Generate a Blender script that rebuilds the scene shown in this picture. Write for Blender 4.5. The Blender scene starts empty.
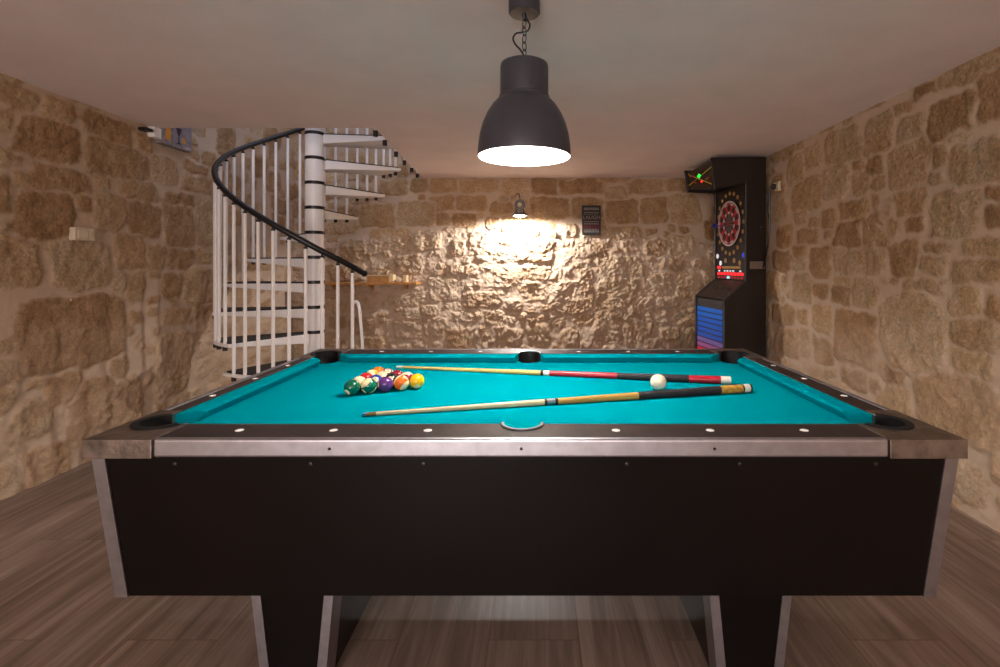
import bpy, bmesh, math, random
import numpy as np
from mathutils import Vector, Matrix

SC = bpy.context.scene
C = SC.collection
PI = math.pi
random.seed(7)

# ---------------------------------------------------------------- helpers
def lin(r, g, b):
    def f(c):
        c /= 255.0
        return c / 12.92 if c <= 0.04045 else ((c + 0.055) / 1.055) ** 2.4
    return (f(r), f(g), f(b), 1.0)

def mat(name, col, rough=0.5, metal=0.0, spec=0.5, emit=None, estr=0.0, noise=None, bump=None, coat=0.0):
    """noise = (scale, amount) multiplies the colour by a noise; bump = (scale, strength)"""
    m = bpy.data.materials.new(name); m.use_nodes = True
    nt = m.node_tree; b = nt.nodes['Principled BSDF']
    b.inputs['Base Color'].default_value = col
    b.inputs['Roughness'].default_value = rough
    b.inputs['Metallic'].default_value = metal
    b.inputs['Specular IOR Level'].default_value = spec
    b.inputs['Coat Weight'].default_value = coat
    if emit:
        b.inputs['Emission Color'].default_value = emit
        b.inputs['Emission Strength'].default_value = estr
    if noise or bump:
        tc = nt.nodes.new('ShaderNodeTexCoord')
    if noise:
        n = nt.nodes.new('ShaderNodeTexNoise'); n.inputs['Scale'].default_value = noise[0]; n.inputs['Detail'].default_value = 5
        nt.links.new(tc.outputs['Object'], n.inputs['Vector'])
        mr = nt.nodes.new('ShaderNodeMapRange')
        mr.inputs['From Min'].default_value = 0.3; mr.inputs['From Max'].default_value = 0.7
        mr.inputs['To Min'].default_value = 1 - noise[1]; mr.inputs['To Max'].default_value = 1 + noise[1]
        nt.links.new(n.outputs['Fac'], mr.inputs['Value'])
        vm = nt.nodes.new('ShaderNodeVectorMath'); vm.operation = 'SCALE'
        vm.inputs[0].default_value = col[:3]
        nt.links.new(mr.outputs['Result'], vm.inputs['Scale'])
        nt.links.new(vm.outputs['Vector'], b.inputs['Base Color'])
    if bump:
        n2 = nt.nodes.new('ShaderNodeTexNoise'); n2.inputs['Scale'].default_value = bump[0]; n2.inputs['Detail'].default_value = 4
        nt.links.new(tc.outputs['Object'], n2.inputs['Vector'])
        bp = nt.nodes.new('ShaderNodeBump'); bp.inputs['Strength'].default_value = bump[1]; bp.inputs['Distance'].default_value = 0.01
        nt.links.new(n2.outputs['Fac'], bp.inputs['Height'])
        nt.links.new(bp.outputs['Normal'], b.inputs['Normal'])
    return m

def wloc(o):
    v = Vector((0, 0, 0))
    while o is not None:
        v = v + o.location; o = o.parent
    return v

def obj(name, bm, m, parent=None, smooth=False, bevel=0.0, seg=2, label=None, at=(0, 0, 0), rot=None, angle=35):
    """link a bmesh as ONE mesh object; vertices are in the parent's frame"""
    me = bpy.data.meshes.new(name)
    bmesh.ops.remove_doubles(bm, verts=bm.verts, dist=1e-6)
    bmesh.ops.recalc_face_normals(bm, faces=bm.faces)
    bm.to_mesh(me); bm.free()
    return link(name, me, m, parent, smooth, bevel, seg, label, at, rot, angle)

def link(name, me, m, parent=None, smooth=False, bevel=0.0, seg=2, label=None, at=(0, 0, 0), rot=None, angle=35):
    me.name = name
    for mm in (m if isinstance(m, (list, tuple)) else [m]):
        me.materials.append(mm)
    o = bpy.data.objects.new(name, me); C.objects.link(o)
    o.location = at
    if rot is not None: o.rotation_euler = rot
    if parent is not None: o.parent = parent
    if smooth:
        me.shade_smooth()
        if angle: me.set_sharp_from_angle(angle=math.radians(angle))
    if bevel:
        b = o.modifiers.new('bevel', 'BEVEL'); b.width = bevel; b.segments = seg; b.limit_method = 'ANGLE'
        b.angle_limit = math.radians(30); b.harden_normals = False
    if label: o['label'] = label
    return o

def thing(name, label, cat, loc=(0, 0, 0), rot=None, group=None):
    o = bpy.data.objects.new(name, None); C.objects.link(o)
    o.location = loc
    if rot is not None: o.rotation_euler = rot
    o.empty_display_size = 0.1
    return tag(o, label, cat, group)

def tag(o, label, cat, group=None):
    o['label'] = label; o['category'] = cat
    if group: o['group'] = group
    return o

def struct(o, label, cat):
    o['kind'] = 'structure'
    return tag(o, label, cat)

def bx(bm, x0, x1, y0, y1, z0, z1):
    vs = [bm.verts.new(p) for p in ((x0,y0,z0),(x1,y0,z0),(x1,y1,z0),(x0,y1,z0),(x0,y0,z1),(x1,y0,z1),(x1,y1,z1),(x0,y1,z1))]
    for f in ((0,3,2,1),(4,5,6,7),(0,1,5,4),(1,2,6,5),(2,3,7,6),(3,0,4,7)):
        bm.faces.new([vs[i] for i in f])
    return vs

def box(x0, x1, y0, y1, z0, z1):
    bm = bmesh.new(); bx(bm, x0, x1, y0, y1, z0, z1); return bm

def hexa(bm, low, high):
    """closed solid between two polygons of equally many points"""
    n = len(low)
    a = [bm.verts.new(p) for p in low]; b = [bm.verts.new(p) for p in high]
    bm.faces.new(a[::-1]); bm.faces.new(b)
    for i in range(n):
        j = (i + 1) % n
        bm.faces.new((a[i], a[j], b[j], b[i]))

def prism(bm, poly, z0, z1):
    hexa(bm, [(x, y, z0) for x, y in poly], [(x, y, z1) for x, y in poly])

def lathe(bm, prof, n=48, mtx=None, cap0=False, cap1=False):
    """prof = [(r, z)] around Z"""
    rings = []
    for r, z in prof:
        if r < 1e-6:
            v = Vector((0, 0, z)); v = mtx @ v if mtx else v
            rings.append([bm.verts.new(v)])
        else:
            ring = []
            for i in range(n):
                a = 2 * PI * i / n
                v = Vector((r * math.cos(a), r * math.sin(a), z)); v = mtx @ v if mtx else v
                ring.append(bm.verts.new(v))
            rings.append(ring)
    for p, q in zip(rings[:-1], rings[1:]):
        for i in range(n):
            j = (i + 1) % n
            if len(p) == 1 and len(q) == 1: continue
            if len(p) == 1: bm.faces.new((p[0], q[j], q[i]))
            elif len(q) == 1: bm.faces.new((p[i], p[j], q[0]))
            else: bm.faces.new((p[i], p[j], q[j], q[i]))
    if cap0 and len(rings[0]) > 1: bm.faces.new(rings[0][::-1])
    if cap1 and len(rings[-1]) > 1: bm.faces.new(rings[-1])

def catmull(pts, k=8, closed=False):
    P = [Vector(p) for p in pts]; out = []; n = len(P)
    last = n if closed else n - 1
    for i in range(last):
        if closed: p0, p1, p2, p3 = P[(i-1) % n], P[i], P[(i+1) % n], P[(i+2) % n]
        else: p0, p1, p2, p3 = P[max(i-1, 0)], P[i], P[i+1], P[min(i+2, n-1)]
        for s in range(k):
            t = s / k
            out.append(0.5 * ((2*p1) + (p2-p0)*t + (2*p0-5*p1+4*p2-p3)*t*t + (3*p1-p0-3*p2+p3)*t**3))
    if not closed: out.append(P[-1])
    return out

def tube(bm, pts, r, n=10, closed=False, caps=True):
    P = [Vector(p) for p in pts]; N = len(P); rings = []
    up = None
    for i in range(N):
        if closed: t = P[(i+1) % N] - P[i-1]
        else: t = P[min(i+1, N-1)] - P[max(i-1, 0)]
        t.normalize()
        if up is None:
            up = Vector((0, 0, 1)) if abs(t.z) < 0.9 else Vector((1, 0, 0))
        s = t.cross(up); s.normalize(); up = s.cross(t); up.normalize()
        rr = r[i] if isinstance(r, (list, tuple)) else r
        rings.append([bm.verts.new(P[i] + rr * (math.cos(2*PI*k/n) * s + math.sin(2*PI*k/n) * up)) for k in range(n)])
    pairs = list(zip(rings[:-1], rings[1:]))
    if closed: pairs.append((rings[-1], rings[0]))
    for p, q in pairs:
        for k in range(n):
            j = (k + 1) % n
            bm.faces.new((p[k], p[j], q[j], q[k]))
    if caps and not closed:
        bm.faces.new(rings[0][::-1]); bm.faces.new(rings[-1])

def torus(bm, R, r, mtx=None, n=28, m=8, sx=1.0):
    pts = [Vector((R * sx * math.cos(2*PI*i/n), R * math.sin(2*PI*i/n), 0)) for i in range(n)]
    if mtx: pts = [mtx @ p for p in pts]
    tube(bm, pts, r, m, closed=True)

def arc_shell(bm, cx, cy, r0, r1, z0, z1, a0, a1, n=28):
    """ring segment with a rectangular section, from angle a0 to a1"""
    rings = []
    for i in range(n + 1):
        a = a0 + (a1 - a0) * i / n; c, s = math.cos(a), math.sin(a)
        rings.append([bm.verts.new((cx + r*c, cy + r*s, z)) for r, z in ((r0,z0),(r1,z0),(r1,z1),(r0,z1))])
    for p, q in zip(rings[:-1], rings[1:]):
        for k in range(4):
            j = (k + 1) % 4
            bm.faces.new((p[k], p[j], q[j], q[k]))
    bm.faces.new(rings[0][::-1]); bm.faces.new(rings[-1])

def cut(bm, cyls):
    """subtract vertical cylinders (x, y, r, z0, z1); returns a new bmesh"""
    bmesh.ops.remove_doubles(bm, verts=bm.verts, dist=1e-6)
    bmesh.ops.recalc_face_normals(bm, faces=bm.faces)
    me = bpy.data.meshes.new('t'); bm.to_mesh(me); bm.free()
    cb = bmesh.new()
    for x, y, r, z0, z1 in cyls:
        prism(cb, [(x + r*math.cos(2*PI*i/48), y + r*math.sin(2*PI*i/48)) for i in range(48)], z0, z1)
    bmesh.ops.recalc_face_normals(cb, faces=cb.faces)
    ce = bpy.data.meshes.new('t2'); cb.to_mesh(ce); cb.free()
    a = bpy.data.objects.new('t', me); b = bpy.data.objects.new('t2', ce)
    C.objects.link(a); C.objects.link(b)
    md = a.modifiers.new('b', 'BOOLEAN'); md.operation = 'DIFFERENCE'; md.object = b; md.solver = 'EXACT'
    dg = bpy.context.evaluated_depsgraph_get()
    r = bmesh.new(); r.from_mesh(a.evaluated_get(dg).to_mesh())
    bpy.data.objects.remove(a); bpy.data.objects.remove(b)
    bpy.data.meshes.remove(me); bpy.data.meshes.remove(ce)
    return r

def text_bm(s, size, ext=0.0):
    """centred lettering as a bmesh in the XY plane"""
    cu = bpy.data.curves.new('t', 'FONT'); cu.body = s; cu.size = size; cu.align_x = 'CENTER'; cu.align_y = 'CENTER'
    cu.extrude = ext; cu.resolution_u = 3
    o = bpy.data.objects.new('t', cu); C.objects.link(o)
    dg = bpy.context.evaluated_depsgraph_get()
    bm = bmesh.new(); bm.from_mesh(o.evaluated_get(dg).to_mesh())
    bpy.data.objects.remove(o); bpy.data.curves.remove(cu)
    return bm

def xf(bm, M):
    bmesh.ops.transform(bm, matrix=M, verts=bm.verts); return bm

def rotz(a): return Matrix.Rotation(a, 4, 'Z')

# ---------------------------------------------------------------- materials
M = {}
M['aluminium'] = mat('aluminium', lin(178,177,184), 0.40, 1.0, noise=(30, .12))
M['cast_metal'] = mat('cast_metal', lin(138,128,120), 0.45, 1.0, noise=(22, .35), bump=(60, .15))
M['rail_laminate'] = mat('rail_laminate', lin(40,31,31), 0.45, spec=.3, noise=(14, .35))
M['black_laminate'] = mat('black_laminate', lin(10,7,7), 0.26, spec=.30, noise=(5, .25), bump=(3, .05))
M['felt'] = mat('felt', lin(0,134,148), 0.95, spec=.0, noise=(400, .06), bump=(600, .03))
M['rubber'] = mat('rubber', lin(18,18,19), 0.6, spec=.25)
M['rim'] = mat('rim', lin(150,155,162), 0.3, 1.0)
M['pearl'] = mat('pearl', lin(248,246,244), 0.25)
M['white_paint'] = mat('white_paint', lin(240,236,233), 0.35, noise=(8, .04))
M['black_plastic'] = mat('black_plastic', lin(20,19,20), 0.4)
M['black_pad'] = mat('black_pad', lin(34,32,32), 0.6, noise=(60, .2), bump=(300, .3))
M['lamp_black'] = mat('lamp_black', lin(57,56,64), 0.38, spec=.5, bump=(120, .02))
M['lamp_white'] = mat('lamp_white', lin(240,236,230), 0.5)
M['lamp_grey'] = mat('lamp_grey', lin(120,118,120), 0.35, .6)
M['bulb'] = mat('bulb', (1,1,1,1), 0.3, emit=(1.0,.93,.84,1), estr=40)
M['bulb_wall'] = mat('bulb_wall', (1,1,1,1), 0.3, emit=(1.0,.90,.78,1), estr=60)
M['chain'] = mat('chain', lin(70,68,70), 0.3, 1.0)
M['cabinet_brown'] = mat('cabinet_brown', lin(40,32,29), 0.42, spec=.4, noise=(6, .1))
M['trim_black'] = mat('trim_black', lin(14,13,14), 0.35)
M['beige_plastic'] = mat('beige_plastic', lin(206,190,164), 0.4)
M['pine'] = mat('pine', lin(186,132,72), 0.55, noise=(20, .25))
M['pale_wood'] = mat('pale_wood', lin(222,196,150), 0.55, noise=(25, .15))
M['sign_board'] = mat('sign_board', lin(40,35,34), 0.7, noise=(25, .2))
M['sign_grey'] = mat('sign_grey', lin(140,130,120), 0.7)
M['sign_red'] = mat('sign_red', lin(84,26,34), 0.7)
M['plaque'] = mat('plaque', lin(132,122,126), 0.75, noise=(30, .25), bump=(80, .3))
M['plaque_dark'] = mat('plaque_dark', lin(40,30,42), 0.7)
M['plaque_orange'] = mat('plaque_orange', lin(206,140,30), 0.6)
M['plaque_pale'] = mat('plaque_pale', lin(176,166,170), 0.7)

def pale_plaster():
    m = mat('ceiling_plaster', lin(236,222,219), 0.9, spec=.15, noise=(3, .04), bump=(35, .12))
    return m
M['ceiling'] = pale_plaster()
M['plain_wall'] = mat('plain_wall', lin(186,168,150), 0.9, spec=.15, bump=(20, .3))

def floor_mat():
    m = bpy.data.materials.new('wood_look_tiles'); m.use_nodes = True
    nt = m.node_tree; b = nt.nodes['Principled BSDF']; N = nt.nodes.new; Lk = nt.links.new
    tc = N('ShaderNodeTexCoord')
    mp = N('ShaderNodeMapping'); mp.inputs['Rotation'].default_value = (0, 0, PI/2)
    # texture x runs with the room's depth, texture y across it
    mp.inputs['Location'].default_value = (FLOOR_SHIFT[0], FLOOR_SHIFT[1], 0)
    Lk(tc.outputs['Object'], mp.inputs['Vector'])
    br = N('ShaderNodeTexBrick')
    br.inputs['Scale'].default_value = 1.0; br.inputs['Brick Width'].default_value = 1.25; br.inputs['Row Height'].default_value = 0.313
    br.inputs['Mortar Size'].default_value = 0.0022; br.inputs['Mortar Smooth'].default_value = 0.1; br.offset = 0.5
    br.inputs['Color1'].default_value = (0, 0, 0, 1); br.inputs['Color2'].default_value = (1, 1, 1, 1); br.inputs['Mortar'].default_value = (.5, .5, .5, 1)
    Lk(mp.outputs['Vector'], br.inputs['Vector'])
    sc = N('ShaderNodeMapping'); sc.inputs['Scale'].default_value = (14.0, 0.8, 1)
    Lk(tc.outputs['Object'], sc.inputs['Vector'])
    addv = N('ShaderNodeVectorMath'); addv.operation = 'ADD'
    sp = N('ShaderNodeVectorMath'); sp.operation = 'SCALE'; sp.inputs['Scale'].default_value = 13.0
    Lk(br.outputs['Color'], sp.inputs[0]); Lk(sc.outputs['Vector'], addv.inputs[0]); Lk(sp.outputs['Vector'], addv.inputs[1])
    n1 = N('ShaderNodeTexNoise'); n1.inputs['Scale'].default_value = 1.6; n1.inputs['Detail'].default_value = 8; n1.inputs['Roughness'].default_value = .62
    n1.inputs['Distortion'].default_value = .6
    Lk(addv.outputs['Vector'], n1.inputs['Vector'])
    cr = N('ShaderNodeValToRGB')
    e = cr.color_ramp.elements
    e[0].position = .28; e[0].color = lin(98,83,73)
    e[1].position = .72; e[1].color = lin(162,145,133)
    x = e.new(.5); x.color = lin(132,114,102)
    Lk(n1.outputs['Fac'], cr.inputs['Fac'])
    tone = N('ShaderNodeMapRange'); tone.inputs['To Min'].default_value = .86; tone.inputs['To Max'].default_value = 1.10
    Lk(br.outputs['Color'], tone.inputs['Value'])
    vm = N('ShaderNodeVectorMath'); vm.operation = 'SCALE'
    Lk(cr.outputs['Color'], vm.inputs[0]); Lk(tone.outputs['Result'], vm.inputs['Scale'])
    mx = N('ShaderNodeMix'); mx.data_type = 'RGBA'
    mx.inputs['B'].default_value = lin(112,92,76)
    Lk(br.outputs['Fac'], mx.inputs['Factor']); Lk(vm.outputs['Vector'], mx.inputs['A'])
    Lk(mx.outputs['Result'], b.inputs['Base Color'])
    b.inputs['Roughness'].default_value = .42; b.inputs['Specular IOR Level'].default_value = .4
    bp = N('ShaderNodeBump'); bp.inputs['Strength'].default_value = .15; bp.inputs['Distance'].default_value = .004
    Lk(n1.outputs['Fac'], bp.inputs['Height']); Lk(bp.outputs['Normal'], b.inputs['Normal'])
    return m
FLOOR_SHIFT = (-.159, 0.171)

def stone_mat():
    """limestone and mortar: the mesh attribute 'stone' holds mask, hue and tone of the stone each point belongs to"""
    m = bpy.data.materials.new('limestone_masonry'); m.use_nodes = True
    nt = m.node_tree; b = nt.nodes['Principled BSDF']; N = nt.nodes.new; Lk = nt.links.new
    at = N('ShaderNodeAttribute'); at.attribute_name = 'stone'
    sep = N('ShaderNodeSeparateColor'); Lk(at.outputs['Color'], sep.inputs['Color'])
    tc = N('ShaderNodeTexCoord')
    n1 = N('ShaderNodeTexNoise'); n1.inputs['Scale'].default_value = 7; n1.inputs['Detail'].default_value = 9; n1.inputs['Roughness'].default_value = .65
    Lk(tc.outputs['Object'], n1.inputs['Vector'])
    n2 = N('ShaderNodeTexNoise'); n2.inputs['Scale'].default_value = 55; n2.inputs['Detail'].default_value = 8; n2.inputs['Roughness'].default_value = .7
    Lk(tc.outputs['Object'], n2.inputs['Vector'])
    ad = N('ShaderNodeMath'); ad.operation = 'MULTIPLY_ADD'; ad.inputs[1].default_value = .32
    Lk(sep.outputs['Green'], ad.inputs[0])
    m1 = N('ShaderNodeMath'); m1.operation = 'MULTIPLY'; m1.inputs[1].default_value = .86; Lk(n1.outputs['Fac'], m1.inputs[0])
    Lk(m1.outputs[0], ad.inputs[2])
    cr = N('ShaderNodeValToRGB'); e = cr.color_ramp.elements
    e[0].position = .30; e[0].color = lin(160,124,88)
    e[1].position = .85; e[1].color = lin(212,188,158)
    x = e.new(.48); x.color = lin(187,150,111)
    x = e.new(.66); x.color = lin(202,170,132)
    Lk(ad.outputs[0], cr.inputs['Fac'])
    tone = N('ShaderNodeMapRange'); tone.inputs['To Min'].default_value = .90; tone.inputs['To Max'].default_value = 1.08
    Lk(sep.outputs['Blue'], tone.inputs['Value'])
    sp = N('ShaderNodeMapRange'); sp.inputs['From Min'].default_value = .32; sp.inputs['From Max'].default_value = .62
    sp.inputs['To Min'].default_value = .62; sp.inputs['To Max'].default_value = 1.10
    Lk(n2.outputs['Fac'], sp.inputs['Value'])
    mm = N('ShaderNodeMath'); mm.operation = 'MULTIPLY'; Lk(tone.outputs[0], mm.inputs[0]); Lk(sp.outputs[0], mm.inputs[1])
    vs = N('ShaderNodeVectorMath'); vs.operation = 'SCALE'; Lk(cr.outputs['Color'], vs.inputs[0]); Lk(mm.outputs[0], vs.inputs['Scale'])
    mo = N('ShaderNodeMix'); mo.data_type = 'RGBA'
    mo.inputs['A'].default_value = lin(184,160,136); mo.inputs['B'].default_value = lin(202,180,160)
    Lk(n1.outputs['Fac'], mo.inputs['Factor'])
    mx = N('ShaderNodeMix'); mx.data_type = 'RGBA'
    Lk(sep.outputs['Red'], mx.inputs['Factor']); Lk(mo.outputs['Result'], mx.inputs['A']); Lk(vs.outputs['Vector'], mx.inputs['B'])
    Lk(mx.outputs['Result'], b.inputs['Base Color'])
    b.inputs['Roughness'].default_value = .9; b.inputs['Specular IOR Level'].default_value = .2
    bs = N('ShaderNodeMath'); bs.operation = 'MULTIPLY_ADD'; bs.inputs[1].default_value = .75; bs.inputs[2].default_value = .2
    Lk(sep.outputs['Red'], bs.inputs[0])
    bp = N('ShaderNodeBump'); bp.inputs['Distance'].default_value = .026
    Lk(bs.outputs[0], bp.inputs['Strength'])
    Lk(n2.outputs['Fac'], bp.inputs['Height']); Lk(bp.outputs['Normal'], b.inputs['Normal'])
    return m
M['floor'] = floor_mat()
M['stone'] = stone_mat()

# ---------------------------------------------------------------- light levels
PENDANT, WALLSPOT, SKY, EXPO, REAR_FILL = 40.0, 120.0, 1.4, 0.13, 185.0
CEIL_FILL = [(-.9, -.9, 5.0), (1.0, -.9, 8.0)]

# ---------------------------------------------------------------- the room
# X to the right, Y away from the camera, Z up; metres. Camera at (0, 0, 1.30).
XL, XR, YB, YF, HC = -2.98, 2.247, 6.03, -4.6, 2.36
# stones seen in each wall: (centre along the wall, centre height, half width, half height)
STONES_RIGHT = [(3.27,2.16,0.139,0.119), (3.04,2.26,0.075,0.031), (2.99,2.13,0.12,0.069), (2.88,2.31,0.067,0.035), (2.7,2.1,0.16,0.111), (2.68,2.32,0.058,0.032), (2.46,2.14,0.1,0.124), (2.48,2.32,0.075,0.033), (3.02,1.91,0.176,0.137), (2.77,1.9,0.052,0.067), (2.65,1.99,0.079,0.032), (2.54,1.82,0.162,0.123), (2.79,1.78,0.053,0.045), (2.99,1.68,0.141,0.075), (2.69,1.57,0.171,0.116), (2.44,1.66,0.059,0.037), (2.43,1.54,0.051,0.066), (2.93,1.55,0.1,0.05), (3.26,1.72,0.095,0.069), (3.26,1.54,0.143,0.076), (3.04,1.33,0.125,0.107), (2.78,1.4,0.104,0.031), (2.82,1.31,0.1,0.057), (2.51,1.39,0.124,0.058), (2.54,1.26,0.162,0.067), (2.89,1.18,0.165,0.041), (3.16,1.18,0.094,0.022), (2.98,0.89,0.258,0.239), (2.6,1.11,0.116,0.076), (2.56,0.94,0.138,0.077), (2.56,0.77,0.129,0.077), (2.43,1.09,0.051,0.076), (3.16,0.61,0.116,0.07), (3.13,0.46,0.167,0.092), (2.66,0.54,0.305,0.17), (3.66,2.18,0.228,0.129), (4.06,2.18,0.126,0.098), (4.3,2.14,0.149,0.139), (3.74,1.93,0.188,0.136), (4.15,1.89,0.224,0.126), (3.47,2.01,0.07,0.042), (3.45,1.86,0.096,0.083), (3.31,1.97,0.074,0.073), (3.25,1.83,0.081,0.056), (3.51,1.69,0.183,0.071), (3.23,1.71,0.07,0.062), (3.81,1.65,0.111,0.077), (4.22,1.7,0.12,0.051), (4.02,1.64,0.087,0.045), (3.6,1.52,0.157,0.098), (4.13,1.53,0.168,0.067), (3.3,1.53,0.142,0.11), (3.81,1.54,0.078,0.035), (3.94,1.32,0.167,0.115), (3.47,1.32,0.301,0.087), (4.53,1.56,0.147,0.096), (4.56,1.34,0.168,0.097), (4.24,1.41,0.137,0.039), (4.26,1.3,0.122,0.047), (4.21,1.1,0.167,0.123), (3.93,1.1,0.118,0.055), (3.67,1.07,0.115,0.067), (3.65,1.18,0.12,0.029), (3.41,1.11,0.125,0.096), (3.91,0.88,0.144,0.111), (4.21,0.86,0.08,0.06), (3.51,0.78,0.226,0.194), (3.91,0.62,0.151,0.11), (4.18,0.64,0.086,0.122), (4.54,0.85,0.213,0.092), (4.48,0.6,0.216,0.135), (3.21,1.18,0.046,0.026), (4.03,0.42,0.117,0.045), (3.8,0.46,0.085,0.046), (3.52,0.6,0.111,0.025), (3.52,0.49,0.139,0.075), (3.26,0.5,0.096,0.059)]
STONES_LEFT = [(2.82,2.26,0.102,0.063), (3.06,2.27,0.117,0.065), (2.75,2.11,0.046,0.064), (3.01,2.06,0.199,0.124), (3.43,2.24,0.211,0.093), (3.51,2.04,0.287,0.127), (2.81,1.9,0.094,0.045), (3.06,1.83,0.233,0.077), (2.99,1.6,0.181,0.154), (3.39,1.88,0.07,0.055), (3.24,1.7,0.053,0.062), (3.45,1.67,0.133,0.136), (2.75,1.7,0.046,0.114), (2.83,1.31,0.127,0.148), (3.22,1.3,0.217,0.159), (3.19,0.86,0.381,0.235), (2.76,0.85,0.041,0.042), (2.78,0.7,0.079,0.081), (3.11,0.52,0.118,0.1), (2.93,0.6,0.067,0.041), (2.9,0.39,0.114,0.117), (3.42,0.32,0.291,0.219), (3,0.09,0.14,0.115), (2.77,0.07,0.068,0.126), (3.95,2.05,0.132,0.108), (3.72,2.22,0.099,0.064), (4.32,2.01,0.215,0.083), (4.34,2.14,0.185,0.048), (3.7,1.86,0.199,0.071), (3.75,1.64,0.152,0.125), (4.11,1.63,0.182,0.157), (4.1,1.84,0.193,0.05), (4.43,1.66,0.12,0.219), (3.61,1.39,0.145,0.12), (3.86,1.36,0.096,0.097), (4.14,1.36,0.151,0.079), (4.43,1.38,0.12,0.067), (3.5,1.18,0.058,0.078), (3.66,1.13,0.082,0.115), (4.03,1.13,0.121,0.11), (4.35,1.11,0.192,0.167), (4.08,0.88,0.174,0.07), (4.03,0.5,0.209,0.252), (3.68,0.91,0.069,0.048), (4.41,0.82,0.125,0.129), (3.69,0.72,0.046,0.063), (3.52,0.53,0.084,0.096), (4.43,0.56,0.133,0.072), (4.46,0.38,0.162,0.081)]
STONES_BACK = [(-1.95,1.91,0.219,0.158), (-1.49,1.93,0.231,0.158), (-1.15,2.27,0.189,0.085), (-0.72,2.27,0.238,0.085), (-1.45,2.27,0.11,0.085), (-1.75,2.25,0.164,0.097), (-0.8,2.06,0.177,0.091), (-0.9,1.84,0.158,0.091), (-0.46,1.98,0.146,0.091), (-1.78,1.61,0.244,0.14), (-1.35,1.59,0.164,0.128), (-2.22,1.47,0.158,0.134), (-2.39,1.76,0.201,0.073), (0.08,2.26,0.152,0.104), (-0.29,2.26,0.171,0.104), (0.52,2.26,0.28,0.097), (0.13,1.99,0.238,0.134), (0.61,1.99,0.219,0.122), (1.02,1.95,0.195,0.146), (1.29,2.26,0.219,0.097), (1.4,1.96,0.183,0.158), (1.78,1.96,0.195,0.183), (1.7,2.27,0.177,0.085), (1.42,1.51,0.14,0.097), (1.73,1.53,0.146,0.122), (1.05,1.68,0.195,0.079), (1.04,0.75,0.353,0.402), (0.41,0.91,0.268,0.195), (1,1.28,0.292,0.122), (1.82,1.05,0.158,0.177), (1.47,1.07,0.158,0.134), (1.79,0.68,0.183,0.11), (0.39,0.41,0.097,0.11)]


def vnoise(u, v, scale, seed):
    """smooth value noise on arrays u, v (metres)"""
    rng = np.random.RandomState(seed)
    T = rng.rand(256, 256)
    x = u / scale + 71.3; y = v / scale + 33.7
    xi = np.floor(x).astype(int); yi = np.floor(y).astype(int)
    fx = x - xi; fy = y - yi
    fx = fx*fx*(3-2*fx); fy = fy*fy*(3-2*fy)
    a = T[xi % 256, yi % 256]; b = T[(xi+1) % 256, yi % 256]
    c = T[xi % 256, (yi+1) % 256]; d = T[(xi+1) % 256, (yi+1) % 256]
    return (a*(1-fx) + b*fx)*(1-fy) + (c*(1-fx) + d*fx)*fy - .5

def fbm(u, v, scale, seed, octs=4, gain=.55):
    s = 0; g = 1
    for k in range(octs):
        s = s + g * vnoise(u, v, scale / 2**k, seed + k); g *= gain
    return s

def facets(u, v, scale, seed, tilt=1.0):
    """broken rock: every cell of a jittered grid is its own tilted plane"""
    rng = np.random.RandomState(seed); n = 128
    JX, JY, H0, TX_, TY_ = (rng.rand(n, n) for _ in range(5))
    x = u / scale + 60.2; y = v / scale + 40.6
    xi = np.floor(x).astype(int); yi = np.floor(y).astype(int)
    best = np.full(u.shape, 9.0); out = np.zeros(u.shape)
    for i in (-1, 0, 1):
        for j in (-1, 0, 1):
            a = (xi + i) % n; b = (yi + j) % n
            dx = x - (xi + i + JX[a, b]); dy = y - (yi + j + JY[a, b])
            d = dx*dx + dy*dy
            w = d < best
            best = np.where(w, d, best)
            out = np.where(w, (H0[a, b] - .5) + tilt*((TX_[a, b] - .5)*dx + (TY_[a, b] - .75)*dy), out)
    return out

def sstep(a, b, x):
    t = np.clip((x - a) / (b - a), 0, 1); return t*t*(3-2*t)

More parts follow.
